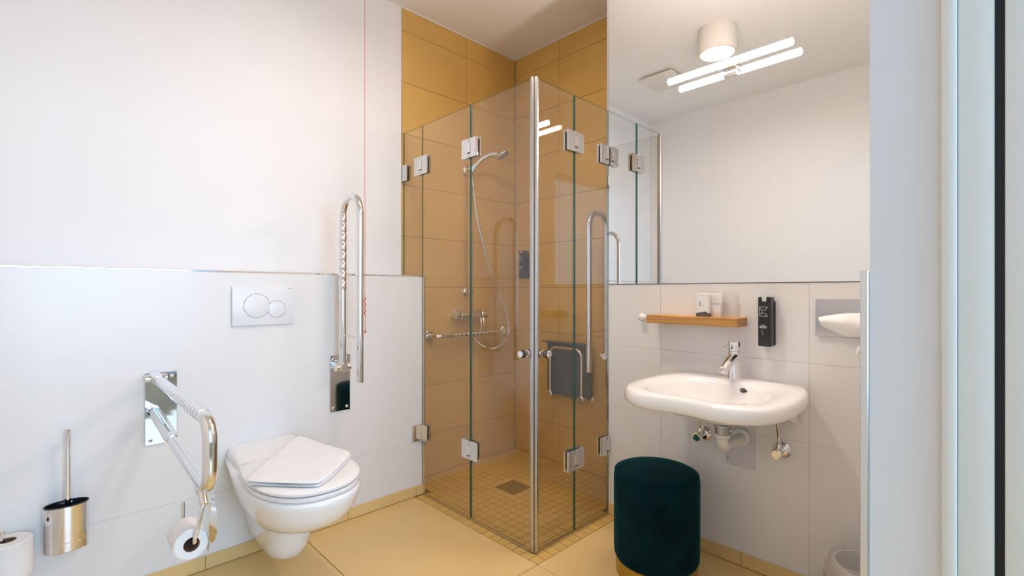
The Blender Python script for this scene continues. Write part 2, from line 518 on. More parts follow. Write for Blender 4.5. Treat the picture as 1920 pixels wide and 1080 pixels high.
# ------------------------------------------------------------------ shower enclosure
GY = -.910; GX = 1.038
def pane(name, parent, plane, c, a0, a1, z0, z1, t=.008, green=True):
    bm = B()
    F = box(bm, c - t / 2, c + t / 2, a0, a1, z0, z1) if plane == 'x' else box(bm, a0, a1, c - t / 2, c + t / 2, z0, z1)
    for f in F:
        f.normal_update()
        nn = f.normal
        main = abs(nn.x) if plane == 'x' else abs(nn.y)
        f.material_index = 0 if main > .5 else 2 if abs(nn.z) > .5 or not green or (green == 'hi' and f.calc_center_median()[0 if plane == 'y' else 1] < a1 - 1e-4) or (green == 'lo' and f.calc_center_median()[0 if plane == 'y' else 1] > a0 + 1e-4) else 1
    bm.normal_update()
    return part(name, bm, [GLASS, GEDGE, GEDGE2], parent, False)

def hinge(parent, plane, c, a0, a1, z0, z1, joint, out, knuckle=True):
    """clamp hinge: two leaves outside, two inside, knuckle and screw slot; out = outward direction sign"""
    h = link('hinge', None, parent); h.empty_display_size = .02
    def bx(bm, a, b, n0, n1, zz0, zz1, bev=.0015):
        if plane == 'x': box(bm, c + n0, c + n1, a, b, zz0, zz1, bevel=bev, seg=1)
        else: box(bm, a, b, c + n0, c + n1, zz0, zz1, bevel=bev, seg=1)
    for s in (1, -1):
        for p, q in ((a0, joint - .001), (joint + .001, a1)):
            if q - p < .012: continue
            bm = B(); bx(bm, p, q, s * .0045, s * .0145, z0, z1)
            part('leaf', bm, CHROME_D, h)
    if not knuckle: return h
    zc = (z0 + z1) / 2
    bm = B(); bx(bm, joint - .012, joint + .012, out * .0145, out * .0165, zc - .024, zc + .024, .0006); part('knuckle', bm, CHROME, h)
    bm = B(); bx(bm, joint - .010, joint + .010, out * .0150, out * .0170, zc - .028, zc - .024, 0); part('slot', bm, BLACK, h)
    return h

def knob(parent, p, d):
    p = Vector(p); d = Vector(d).normalized()
    k = link('knob', None, parent); k.empty_display_size = .02
    bm = B()
    for s in (1, -1):
        lathe(bm, p + d * s * .0045, d * s, [(0, .012), (.006, .012), (.006, .0155), (.030, .0155), (.0325, .0135), (.033, .0)], 24, cap0=True, cap1=False)
    part('grip', bm, CHROME, k)
    for s in (1, -1):
        for q in (.0095, .0185, .0265):
            bm = B(); lathe(bm, p + d * s * (q + .0022), d * s, [(0, .0150), (.0005, .0168), (.0038, .0168), (.0043, .0150)], 24); part('rubber_ring', bm, BLACK, k)

def seal_profile(parent, c, top=2.028):
    """rounded aluminium magnet profile clasping a pane edge"""
    bm = B()
    for (x, y, r) in c:
        lathe(bm, (x, y, .008), (0, 0, 1), [(0, r), (top - .012, r), (top - .006, r * .85), (top - .003, r * .4)], 20)
    return part('magnet_profile', bm, ALU, parent)

ZB, ZT = .010, 2.027
dl = thing('folding_shower_door', 'clear glass folding shower door beside the toilet wall', 'shower door', (.6, GY, 0), 'glass shower doors')
pane('glass_panel', dl, 'y', GY, .004, .1925, 1.208, ZT, green=False)
pane('glass_panel', dl, 'y', GY, .1955, .610, ZB, ZT, green='hi')
pane('glass_panel', dl, 'y', GY, .6165, 1.022, ZB, ZT)
hinge(dl, 'y', GY, .006, .054, 1.750, 1.842, .004, -1, False)
hinge(dl, 'y', GY, .129, .252, 1.758, 1.858, .194, -1)
hinge(dl, 'y', GY, .556, .674, 1.768, 1.862, .613, -1)
hinge(dl, 'y', GY, .556, .674, .298, .390, .613, -1)
h5 = link('hinge', None, dl)
bm = B(); box(bm, XI + .0022, XI + .0125, -.975, -.917, .300, .388, bevel=.0015, seg=1); part('leaf', bm, CHROME_D, h5)
bm = B(); box(bm, .2030, .252, GY - .0145, GY - .0045, .300, .388, bevel=.0015, seg=1); part('leaf', bm, CHROME_D, h5)
bm = B(); box(bm, .2030, .252, GY + .0045, GY + .0145, .300, .388, bevel=.0015, seg=1); part('leaf', bm, CHROME_D, h5)
bm = B(); lathe(bm, (.2035, -.9155, .310), (0, 0, 1), [(0, .0065), (.07, .0065)], 14); part('knuckle', bm, CHROME, h5)
knob(dl, (.985, GY, .847), (0, 1, 0))
seal_profile(dl, [(1.0215, GY, .0085), (1.0275, GY - .003, .0075)])
bm = B(); box(bm, .1955, .610, GY - .005, GY + .005, .0035, .0105); box(bm, .6165, 1.014, GY - .005, GY + .005, .0035, .0105)
part('bottom_seal', bm, STEEL, dl, False)

dr2 = thing('folding_shower_door', 'clear glass folding shower door next to the mirror wall', 'shower door', (GX, -.64, 0), 'glass shower doors')
pane('glass_panel', dr2, 'x', GX, -.896, -.645, ZB, ZT)
pane('glass_panel', dr2, 'x', GX, -.6385, YW - .005, ZB, ZT, green='lo')
hinge(dr2, 'x', GX, -.703, -.583, 1.762, 1.856, -.642, 1)
hinge(dr2, 'x', GX, -.703, -.583, .292, .386, -.642, 1)
hinge(dr2, 'x', GX, -.445, YW - .006, 1.752, 1.846, YW - .024, 1)
hinge(dr2, 'x', GX, -.445, YW - .006, .302, .396, YW - .024, 1)
knob(dr2, (GX, -.855, .847), (1, 0, 0))
seal_profile(dr2, [(GX, -.8975, .0085), (GX + .003, -.9035, .0075)])
bm = B(); box(bm, GX - .005, GX + .005, -.888, -.645, .0035, .0105); box(bm, GX - .005, GX + .005, -.6385, YW - .005, .0035, .0105)
part('bottom_seal', bm, STEEL, dr2, False)

# ------------------------------------------------------------------ shower drain
dn = thing('shower_drain', 'square perforated steel floor drain in the shower mosaic', 'drain', (.47, -.485, 0))
bm = B(); box(bm, .398, .542, -.557, -.413, -.010, -.005); part('drain_pit', bm, BLACK, dn, False)
bm = B()
for a, b, c, d in ((.399, .541, -.556, -.546), (.399, .541, -.424, -.414), (.399, .409, -.546, -.424), (.531, .541, -.546, -.424)):
    box(bm, a, b, c, d, -.005, .001)
part('frame', bm, STEEL, dn, False)
for k in range(9):
    bm = B(); y = -.539 + k * .0135; box(bm, .409, .531, y, y + .0075, -.005, .0005); part('bar', bm, STEEL, dn, False)

# ------------------------------------------------------------------ hand shower on its rail
YH = -.452
sh = thing('shower_set', 'chrome hand shower on a wall rail with long metal hose', 'shower', (0, YH, 1.10))
bm = B(); cyl(bm, (.052, YH, 1.085), (.052, YH, 1.925), .0095); part('rail', bm, CHROME, sh)
for z in (1.112, 1.895):
    bm = B(); lathe(bm, (.0005, YH, z), (1, 0, 0), [(0, .026), (.012, .027), (.018, .016), (.04, .014), (.062, .017), (.066, .012)], 24); part('wall_holder', bm, CHROME, sh)
bm = B(); lathe(bm, (.052, YH, 1.888), (.25, .25, .35), [(0, .018), (.03, .019), (.055, .016)], 20); part('slider', bm, CHROME, sh)
hd = catmull([(.060, YH + .002, 1.875), (.078, YH + .02, 1.915), (.105, YH + .048, 1.958), (.14, YH + .085, 1.985), (.175, YH + .118, 1.990)], 5)
bm = B(); tube(bm, hd, [.012 + .003 * (i / len(hd)) for i in range(len(hd))], 16); part('handle', bm, CHROME, sh)
bm = B(); lathe(bm, (.195, YH + .142, 1.998), (.42, .30, -.86), [(-.008, .012), (-.003, .032), (.006, .044), (.014, .047), (.020, .045), (.0205, .0)], 32, cap1=False)
part('spray_head', bm, CHROME, sh)
bm = B(); lathe(bm, Vector((.195, YH + .142, 1.998)) + .0205 * Vector((.42, .30, -.86)).normalized(), (.42, .30, -.86), [(0, .040), (.0012, .039), (.0014, .0)], 32, cap1=False)
part('spray_plate', bm, plain('grey_spray_plate', (.35, .35, .35), .4), sh)
hp = catmull([(.058, YH, 1.868), (.066, YH + .012, 1.77), (.078, YH + .025, 1.61), (.085, YH + .07, 1.44), (.085, -.329, 1.277), (.090, -.245, 1.12), (.100, -.190, .99), (.106, -.168, .87),
              (.102, -.176, .81), (.090, -.218, .762), (.076, -.285, .738), (.062, -.36, .762), (.044, -.412, .812), (.042, -.436, .865), (.056, -.442, .941)], 14)
rr = [.0062 + .0010 * (1 if i % 2 else -1) for i in range(len(hp))]
bm = B(); tube(bm, hp, rr, 10); part('hose', bm, STEEL, sh)

# thermostat mixer
mx = thing('shower_mixer', 'chrome wall shower mixer with round rosettes above the grab rail', 'mixer', (0, -.44, .965))
for y in (-.525, -.375):
    bm = B(); lathe(bm, (.0005, y, .965), (1, 0, 0), [(0, .038), (.008, .038), (.030, .022), (.05, .020)], 28); part('rosette', bm, CHROME, mx)
bm = B(); lathe(bm, (.058, -.545, .965), (0, 1, 0), [(0, .021), (.004, .024), (.16, .024), (.165, .021)], 24); part('body', bm, CHROME, mx)
bm = B(); lathe(bm, (.058, -.378, .965), (0, 1, 0), [(0, .025), (.004, .028), (.05, .028), (.056, .022)], 24); part('handle', bm, CHROME, mx)
bm = B(); lathe(bm, (.058, -.584, .965), (0, 1, 0), [(0, .018), (.004, .023), (.032, .023), (.036, .020)], 24); part('dial', bm, CHROME, mx)
lv = catmull([(.080, -.392, .945), (.094, -.398, .90), (.098, -.408, .855), (.098, -.402, .846)], 6)
bm = B(); tube(bm, lv, .0022, 8); part('lever_wire', bm, STEEL, mx)
lv = catmull([(.080, -.372, .945), (.094, -.374, .90), (.098, -.368, .855), (.098, -.372, .843)], 6)
bm = B(); tube(bm, lv, .0022, 8); part('lever_wire', bm, STEEL, mx)

# horizontal rail
gr = thing('grab_rail', 'horizontal chrome grab rail on the left shower wall', 'grab bar', (0, -.42, .84))
rp = [V(.012, -.735, .845)] + [V(.03, -.735, .845)] + arc((.04, -.695, .845), (0, -1, 0), (1, 0, 0), .04, 0, PI / 2, 8)
rp += [V(.08, -.10, .845)]
rp = [V(.004, -.735, .845), V(.035, -.735, .845)] + arc((.035, -.695, .845), (0, -1, 0), (1, 0, 0), .04, 0, PI / 2, 8) + arc((.035, -.150, .845), (1, 0, 0), (0, 1, 0), .04, 0, PI / 2, 8) + [V(.004, -.110, .845)]
bm = B(); tube(bm, rp, .0155, 18); part('bar', bm, CHROME, gr)
for y in (-.735, -.110):
    bm = B(); lathe(bm, (.0005, y, .845), (1, 0, 0), [(0, .036), (.006, .036), (.012, .030), (.014, .018)], 28); part('rosette', bm, CHROME, gr)
for k in range(9):
    y = -.60 + k * .032
    bm = B(); lathe(bm, (.075, y, .845), (0, 1, 0), [(0, .0152), (.002, .0172), (.018, .0172), (.020, .0152)], 18); part('grip_ring', bm, CHROME, gr)

# ------------------------------------------------------------------ fold-up support bars
def rot_frame(origin, out, side):
    o = Vector(origin); out = Vector(out); side = Vector(side)
    return lambda a, b, z: o + out * a + side * b + V(0, 0, z)      # a: away from wall, b: along wall

def support_plate(parent, Fm, w=.10, z0=.54, z1=.81, mat=None):
    def bxf(bm, a0, a1, b0, b1, c0, c1, bev=0.):
        p = Fm(a0, b0, c0); q = Fm(a1, b1, c1)
        box(bm, p.x, q.x, p.y, q.y, p.z, q.z, bevel=bev, seg=1)
    bm = B(); bxf(bm, .0005, .006, -w / 2, w / 2, z0, z1, .0012); part('wall_plate', bm, CHROME_D, parent)
    d = Fm(1, 0, 0) - Fm(0, 0, 0)
    for b in (-w / 2 + .016, w / 2 - .016):
        for z in (z0 + .018, z1 - .018):
            sc = link('screw', None, parent)
            bm = B(); lathe(bm, Fm(.006, b, z), d, [(0, .0075), (.002, .0072), (.003, .005)], 16); part('screw_head', bm, STEEL, sc)
            bm = B(); lathe(bm, Fm(.0088, b, z), d, [(0, .0028), (.0006, .0026)], 6); part('socket', bm, BLACK, sc)
    return bxf

def folded_bar(t, Fm, b, ain, aout, zpiv, ztop, zend, ribs):
    """loop folded up: inner tube with grip ribs at the wall, outer tube hanging free"""
    d = Fm(1, 0, 0) - Fm(0, 0, 0); sd = Fm(0, 1, 0) - Fm(0, 0, 0)
    R = (aout - ain) / 2
    c = Fm((ain + aout) / 2, b, ztop - R)
    pts = [Fm(ain, b, zpiv), Fm(ain, b, zpiv + .1)] + arc(c, -d, V(0, 0, 1), R, 0, PI, 20) + [Fm(aout, b, zend + .1), Fm(aout, b, zend)]
    bm = B(); tube(bm, pts, .0165, 20); part('tube_loop', bm, CHROME, t)
    if ribs:
        for k in range(8):
            z = zpiv + .36 + k * .045
            bm = B(); lathe(bm, Fm(ain, b, z), (0, 0, 1), [(0, .0165), (.003, .0182), (.036, .0182), (.039, .0165)], 18); part('grip_ring', bm, CHROME, t)
    bm = B(); cyl(bm, Fm(ain, b, zpiv + .145), Fm(aout, b, zpiv + .145), .0045, 12); part('stay', bm, CHROME, t)
    bm = B(); cyl(bm, Fm(.006, b, zpiv - .005), Fm(ain + .024, b, zpiv - .005), .020, 22); part('pivot_arm', bm, CHROME, t)
    bm = B(); cyl(bm, Fm(ain, b - .036, zpiv - .005), Fm(ain, b + .036, zpiv - .005), .018, 22); part('pivot_barrel', bm, CHROME, t)

Fl = rot_frame((XI, -1.380, 0), (1, 0, 0), (0, 1, 0))
t = thing('folding_grab_bar', 'chrome folding grab bar swung upright beside the red pull cord', 'grab bar', (XI, -1.380, .54), 'folding support bars')
support_plate(t, Fl)
folded_bar(t, Fl, -.018, .070, .240, .765, 1.552, .712, True)

Fb = rot_frame((.822, 0, 0), (0, -1, 0), (1, 0, 0))
t = thing('folding_grab_bar', 'chrome folding grab bar upright inside the shower beside the grey seat', 'grab bar', (.822, 0, .54), 'folding support bars')
support_plate(t, Fb)
folded_bar(t, Fb, .0, .068, .236, .745, 1.560, .668, False)

# lowered bar beside the brush
FL = rot_frame((XI, -2.085, 0), (1, 0, 0), (0, 1, 0))
t = thing('folding_grab_bar', 'chrome folding grab bar lowered over a toilet paper roll', 'grab bar', (XI, -2.085, .54), 'folding support bars')
support_plate(t, FL)
yb = -.020
zu, zl = .790, .612
c = FL(.775, yb, (zu + zl) / 2 - .003); Rr = (zu - zl) / 2 - .008
dX = V(1, 0, 0)
pts = [FL(.03, yb, zu + .006), FL(.40, yb, zu + .002)] + [FL(.68, yb, zu)] + arc(FL(.785, yb, zu - .055), (0, 0, 1), dX, .055, 0, PI / 2, 10) + arc(FL(.785, yb, zl + .055), dX, (0, 0, -1), .055, 0, PI / 2, 10) + [FL(.66, yb, zl + .002), FL(.40, yb, zl + .018), FL(.012, yb, zl + .052)]
bm = B(); tube(bm, pts, .0168, 22); part('tube_loop', bm, CHROME, t)
for k in range(11):
    a = .40 + k * .034
    bm = B(); lathe(bm, FL(a, yb, zu + .001), (1, 0, 0), [(0, .0168), (.004, .0186), (.028, .0186), (.032, .0168)], 18); part('grip_ring', bm, CHROME, t)
bm = B(); tube(bm, [FL(.05, yb, zl + .049), FL(.36, yb, zl + .021)], .0205, 22); part('lower_sleeve', bm, CHROME, t)
bm = B(); cyl(bm, FL(.006, yb, zu + .006), FL(.11, yb, zu + .005), .0205, 22); part('pivot_arm', bm, CHROME, t)
bm = B(); cyl(bm, FL(.035, yb - .034, zu + .004), FL(.035, yb + .034, zu + .004), .014, 20); part('pivot_barrel', bm, CHROME, t)
# paper holder on the bar end
hy = -2.105
bm = B(); tube(bm, [(.925, hy, .600), (.945, hy, .585)], .014, 16); tube(bm, [(.945, hy, .588), (.972, hy, .560)], .010, 14); part('holder_clamp', bm, CHROME, t)
rod = [V(.968, hy, .566), V(.972, hy - .006, .545), V(.975, hy - .020, .485)] + arc((.963, hy - .022, .478), (1, 0, 0), (0, 0, -1), .012, 0, PI / 2, 6) + [V(.862, hy - .024, .466), V(.848, hy - .024, .468), V(.843, hy - .024, .480), V(.842, hy - .024, .534)]
bm = B(); tube(bm, rod, .0050, 12); part('holder_rod', bm, CHROME, t)
bm = B()
prof = [(-.006, .572), (-.014, .53), (-.018, .49), (-.014, .462), (-.004, .450), (.010, .452), (.020, .470), (.018, .515), (.006, .572)]
f0 = [bm.verts.new((.962 - .75 * y, hy + .020 + y * .66, z)) for y, z in prof]; f1 = [bm.verts.new((.9637 - .75 * y, hy + .0215 + y * .66, z)) for y, z in prof]
ring_faces(bm, [f0, f1]); part('holder_flap', bm, CHROME, t)

def paper_roll(name, label, p, axis, L, r, core=.021, grp='toilet paper rolls'):
    t = thing(name, label, 'toilet paper', tuple(p), grp)
    bm = B(); lathe(bm, p, axis, [(0, core), (0, r - .004), (.003, r), (L - .003, r), (L, r - .004), (L, core)], 44, cap0=False, cap1=False); part('paper', bm, PAPER, t)
    bm = B(); lathe(bm, p, axis, [(.001, core - .0015), (.0, core + .0005), (L, core + .0005), (L - .001, core - .0015)], 32, cap0=False, cap1=False)
    lathe(bm, p, axis, [(.001, core - .0015), (L - .001, core - .0015)], 32, cap0=False, cap1=False)
    part('cardboard_core', bm, CORE, t)
    return t
r1 = paper_roll('toilet_paper_roll', 'toilet paper roll hanging from the lowered grab bar', V(.868, hy - .026, .4605), (1, 0, 0), .092, .0395, .0185)
bm = B()
ring = []
for k in range(6):
    z = .458 - k * .007
    ring.append([bm.verts.new((.864 + .09 * i / 5, hy + .0148 + .001 * math.sin(k * 1.2 + i), z)) for i in range(6)])
for a, b in zip(ring[:-1], ring[1:]):
    for i in range(5): bm.faces.new((a[i], a[i + 1], b[i + 1], b[i]))
bmesh.ops.solidify(bm, geom=bm.faces[:], thickness=.0006)
part('loose_sheet', bm, PAPER, r1)

# spare roll with its pin holder
px_, py_ = .262, -2.487
hr = thing('spare_roll_holder', 'chrome pin holder for the spare roll at the left edge', 'roll holder', (XI, py_ - .02, .25))
bm = B(); tube(bm, [(XI, py_ - .010, .220), (px_ - .01, py_ - .010, .220)] + arc((px_ - .01, py_ - .010, .230), (0, 0, -1), (1, 0, 0), .010, 0, PI / 2, 5) + [(px_, py_ - .010, .374)], .0055, 12); part('pin', bm, CHROME, hr)
bm = B(); lathe(bm, (XI + .0005, py_ - .010, .220), (1, 0, 0), [(0, .024), (.006, .024), (.009, .018)], 24); part('rosette', bm, CHROME, hr)
paper_roll('toilet_paper_roll', 'spare toilet paper roll standing upright at the lower left edge', V(px_, py_, .2265), (0, 0, 1), .115, .058)

# ------------------------------------------------------------------ toilet brush set
tb = thing('toilet_brush_set', 'chrome wall-mounted oval toilet brush holder with brush', 'toilet brush', (XI, -2.343, .25))
def oval(bm, c, hx, hy_, z):
    return [bm.verts.new((c[0] + hx * math.cos(2 * PI * k / 48), c[1] + hy_ * math.sin(2 * PI * k / 48), z)) for k in range(48)]
cb = (.2295, -2.350)
bm = B()
ring_faces(bm, [oval(bm, cb, .0355, .0555, .252), oval(bm, cb, .0370, .057, .254), oval(bm, cb, .0370, .057, .2815), oval(bm, cb, .0362, .0562, .2825), oval(bm, cb, .0362, .0562, .2840), oval(bm, cb, .0370, .057, .285), oval(bm, cb, .0370, .057, .402)], cap1=False)
part('cup', bm, CHROME, tb)
bm = B()
ring_faces(bm, [oval(bm, cb, .0372, .0572, .402), oval(bm, cb, .0374, .0575, .4055), oval(bm, cb, .0345, .0545, .4055), oval(bm, cb, .032, .052, .39), oval(bm, cb, .030, .050, .30)], cap0=False)
part('liner', bm, BLACKGL, tb)
bm = B(); box(bm, XI + .0005, XI + .008, -2.372, -2.314, .30, .398, bevel=.001); part('wall_bracket', bm, CHROME, tb)
bm = B(); cyl(bm, (.226, -2.347, .33), (.222, -2.347, .652), .0078, 20); part('brush_handle', bm, CHROME, tb)
bm = B(); lathe(bm, (.226, -2.347, .262), (0, 0, 1), [(0, .012), (.006, .024), (.06, .026), (.075, .012)], 24); part('brush_head', bm, BLACK, tb)

# ------------------------------------------------------------------ flush plate
fp = thing('flush_plate', 'white dual flush plate with two round buttons above the toilet', 'flush plate', (XI, -1.723, .972))
bm = B(); box(bm, XI + .0006, XI + .010, -1.846, -1.600, .972, 1.136, bevel=.002); part('plate', bm, PLATEPL, fp)
for y, z, r in ((-1.752, 1.0555, .052), (-1.672, 1.0395, .0375)):
    bm = B(); lathe(bm, (XI + .0095, y, z), (1, 0, 0), [(0, r), (.0012, r), (.0012, r - .0016), (0, r - .0016)], 56, cap0=False, cap1=False); g = part('button_gap', bm, GREYLINE, fp)
    bm = B(); lathe(bm, (XI + .0095, y, z), (1, 0, 0), [(0, r - .0016), (.0018, r - .0016), (.0024, r - .003), (.0024, 0)], 56, cap1=False); part('button', bm, PLATEPL, fp)
bm = B()
for k in range(7):
    y = -1.626 + k * .0032; box(bm, XI + .010, XI + .0102, y, y + .0024, 1.1285, 1.1308)
part('print', bm, GREYLINE, fp, False)['kind'] = 'stuff'

# ------------------------------------------------------------------ toilet
TY = -1.725
def outline(xr, hwr, hw, xc, xf, z, nf=28, ns=8, p=2.25):
    pts = []
    for k in range(ns):
        s = k / ns; e = s * s * (3 - 2 * s)
        pts.append(V(xr + (xc - xr) * s, TY - (hwr + (hw - hwr) * math.sin(s * PI / 2)), z))
    for k in range(nf + 1):
        a = -PI / 2 + PI * k / nf
        ca, sa = math.cos(a), math.sin(a)
        pts.append(V(xc + (xf - xc) * abs(ca) ** (2 / p), TY + hw * math.copysign(abs(sa) ** (2 / p), sa), z))
    for k in range(ns - 1, -1, -1):
        s = k / ns
        pts.append(V(xr + (xc - xr) * s, TY + (hwr + (hw - hwr) * math.sin(s * PI / 2)), z))
    return pts
def loft(bm, secs, cap0=True, cap1=True, mi=0):
    ring_faces(bm, [[bm.verts.new(p) for p in s] for s in secs], mi, True, cap0, cap1)

wc = thing('toilet', 'white wall-hung ceramic toilet with closed lid', 'toilet', (XI, TY, .06))
X0 = XI + .001
bm = B()
loft(bm, [outline(X0, .040, .040, .40, .47, .088), outline(X0, .052, .058, .42, .520, .094), outline(X0, .058, .068, .44, .548, .110), outline(X0, .066, .076, .46, .568, .145),
          outline(X0, .078, .084, .48, .588, .200), outline(X0, .090, .091, .50, .606, .250), outline(X0, .096, .096, .52, .622, .264), outline(X0, .104, .120, .55, .715, .278), outline(X0, .112, .142, .57, .785, .298),
          outline(X0, .122, .162, .59, .835, .328), outline(X0, .131, .175, .60, .864, .365), outline(X0, .140, .183, .61, .880, .402), outline(X0, .145, .185, .61, .884, .418), outline(X0, .145, .182, .61, .881, .428), outline(X0, .142, .172, .61, .868, .432)])
part('bowl', bm, CERAMIC, wc, angle=60)
# raised rear deck
bm = B()
secs = []
for x, top, hw in ((X0, .478, .140), (.225, .480, .143), (.28, .476, .146), (.35, .464, .148), (.40, .452, .148), (.425, .440, .146), (.432, .431, .144)):
    s = []
    for k in range(13):
        a = PI * k / 12
        yy = hw * math.copysign(abs(math.cos(a)) ** .25, math.cos(a)); zz = (top - .428) * abs(math.sin(a)) ** .45
        s.append(V(x, TY + yy, .428 + zz))
    s += [V(x, TY - hw, .410), V(x, TY + hw, .410)]
    secs.append(s)
loft(bm, secs); part('rear_deck', bm, CERAMIC, wc, angle=60)
bm = B(); loft(bm, [outline(.43, .150, .178, .62, .872, .4335), outline(.43, .152, .181, .62, .876, .437), outline(.43, .152, .181, .62, .876, .446), outline(.43, .149, .177, .62, .871, .4495)]); part('seat_ring', bm, SEATPL, wc, angle=50)
bm = B(); loft(bm, [outline(.44, .147, .1765, .62, .8695, .449), outline(.44, .147, .1765, .62, .8695, .4535)]); part('gap_shade', bm, GREYLINE, wc, False)  # dark filler painted in as the shade between lid and seat ring
bm = B(); loft(bm, [outline(.425, .150, .179, .62, .873, .4530), outline(.425, .152, .182, .62, .876, .4560), outline(.425, .152, .182, .62, .876, .4630), outline(.428, .147, .176, .62, .869, .4675), outline(.44, .12, .15, .62, .83, .4690)]); part('lid', bm, SEATPL, wc, angle=50)
for s in (-1, 1):
    bm = B(); cyl(bm, (.432, TY + s * .075 - .014, .454), (.432, TY + s * .075 + .014, .454), .0105, 18); part('lid_hinge', bm, SEATPL, wc)

# folded towel laid diagonally over the lid
tw = thing('towel', 'white folded towel laid diagonally on the toilet lid', 'towel', (.62, TY, .47))
A, Bq, Cq, Dq = V(.655, -1.938, 0), V(.275, -1.610, 0), V(.645, -1.530, 0), V(.868, -1.755, 0)
def towel_layer(name, zb, th, inset, ridge):
    N = 30
    bm = B(); top = []; bot = []
    for i in range(N + 1):
        rt, rb = [], []
        for j in range(N + 1):
            u = i / N; v = j / N
            # rounded quad
            uu = u; vv = v
            du = (u - .5) * 2; dv = (v - .5) * 2
            k = 1 - .05 * (abs(du) ** 4) * (abs(dv) ** 4) * 1.6
            uu = .5 + (u - .5) * k * (1 - inset); vv = .5 + (v - .5) * k * (1 - inset)
            p = (A * (1 - uu) + Bq * uu) * (1 - vv) + (Dq * (1 - uu) + Cq * uu) * vv
            e = max(abs(du), abs(dv)); edge = math.sqrt(max(0, 1 - max(0, (e - .90) / .10) ** 2))
            nz = noise.noise(p * 9 + V(3, 1, zb * 50)) * .004 + noise.noise(p * 30) * .0012
            # beyond the lid the cloth sags
            q = ((p.x - .62) / (.265 if p.x > .62 else .30)) ** 2 + ((p.y - TY) / .185) ** 2
            sag = -.035 * max(0, q - .98) if p.x > .45 else 0
            sag = max(sag, -.018)
            lift = .012 * max(0, min(1, (.44 - p.x) / .15))
            mid = zb + sag + lift
            rt.append(bm.verts.new((p.x, p.y, mid + th * .5 + th * .5 * edge + nz * edge)))
            rb.append(bm.verts.new((p.x, p.y, mid + th * .5 - th * .5 * edge)))
        top.append(rt); bot.append(rb)
    for g, fl in ((top, 0), (bot, 1)):
        for i in range(N):
            for j in range(N):
                q = [g[i][j], g[i + 1][j], g[i + 1][j + 1], g[i][j + 1]]
                bm.faces.new(q[::-1] if fl else q)
    ed = [(i, 0) for i in range(N)] + [(N, j) for j in range(N)] + [(i, N) for i in range(N, 0, -1)] + [(0, j) for j in range(N, 0, -1)]
    for (a, b), (c_, d_) in zip(ed, ed[1:] + ed[:1]):
        f = (top[a][b], bot[a][b], bot[c_][d_], top[c_][d_])
        if len(set(f)) == 4:
            try: bm.faces.new(f)
            except ValueError: pass
    part(name, bm, TOWEL, tw, angle=70)
towel_layer('lower_fold', .4695, .009, .0, 0)
towel_layer('upper_fold', .4790, .0095, .012, 1)

# ------------------------------------------------------------------ red pull cord
pc = thing('emergency_cord', 'thin red emergency pull cord hanging from the ceiling', 'cord', (.262, -1.275, .95))
cxx, cyy = .246, -1.279
bm = B(); tube(bm, catmull([(cxx, cyy, H - .01), (cxx, cyy, 1.9), (cxx + .002, cyy, 1.4), (cxx, cyy, 1.06), (cxx + .001, cyy + .002, .99), (cxx, cyy + .003, .915)], 8), .0014, 8); part('string', bm, CORDRED, pc)
bm = B(); lathe(bm, (cxx, cyy, H), (0, 0, -1), [(0, .022), (.012, .022), (.016, .006)], 20); part('ceiling_rose', bm, LAMPW, pc)
bm = B()
lp = [V(cxx + .001 + .003 * math.sin(k * .9), cyy + .003 * math.cos(k * .9), 1.085 - k * .0042) for k in range(22)]
tube(bm, lp, .0026, 8); part('knot_coil', bm, CORDRED, pc)
bm = B(); lathe(bm, (cxx, cyy + .003, .925), (0, 0, -1), [(0, .002), (.004, .0045), (.010, .0045), (.014, .002)], 12); part('end_bead', bm, CORDRED, pc)

# ------------------------------------------------------------------ folded shower seat
st = thing('folding_shower_chair', 'grey folded-up shower seat with chrome tube frame', 'shower seat', (.5, 0, .44))
bm = B()
N = 26
def seat_ring(y, gi):
    pts = []
    x0, x1, z0, z1 = .345 + gi, .690 - gi, .452 + gi, .795 - gi
    R = .035
    for (cx_, cz_, a0) in ((x1 - R, z1 - R, 0), (x0 + .004, z1 - .004, PI / 2), (x0 + .01, z0 + .01, PI), (x1 - R, z0 + R, 1.5 * PI)):
        r_ = R if cx_ > .5 else (.004 if cz_ > .6 else .010)
        for k in range(6):
            a = a0 + PI / 2 * k / 5
            pts.append(bm.verts.new((cx_ + r_ * math.cos(a), y, cz_ + r_ * math.sin(a))))
    return pts
ring_faces(bm, [seat_ring(-.030, .004), seat_ring(-.033, 0), seat_ring(-.046, 0), seat_ring(-.050, .004)])
part('seat_pan', bm, SEATGREY, st)
bm = B(); box(bm, .322, .66, -.072, -.030, .786, .794, bevel=.003); part('front_lip', bm, SEATGREY, st)
ut = [V(.385, -.085, .465), V(.385, -.085, .69)] + arc((.435, -.085, .700), (-1, 0, 0), (0, 0, 1), .05, 0, PI / 2, 8) + arc((.585, -.085, .700), (0, 0, 1), (1, 0, 0), .05, 0, PI / 2, 8) + [V(.635, -.085, .465)]
ut = [V(p.x + .020, p.y, p.z + .012) for p in ut]
bm = B(); tube(bm, ut, .0095, 14); part('tube_frame', bm, STEEL, st)
for x in (.405, .655):
    bm = B(); lathe(bm, (x, -.0005, .462), (0, -1, 0), [(0, .034), (.006, .034), (.012, .020), (.068, .019), (.070, .026), (.100, .026), (.104, .022)], 26); part('wall_bracket', bm, STEEL, st)

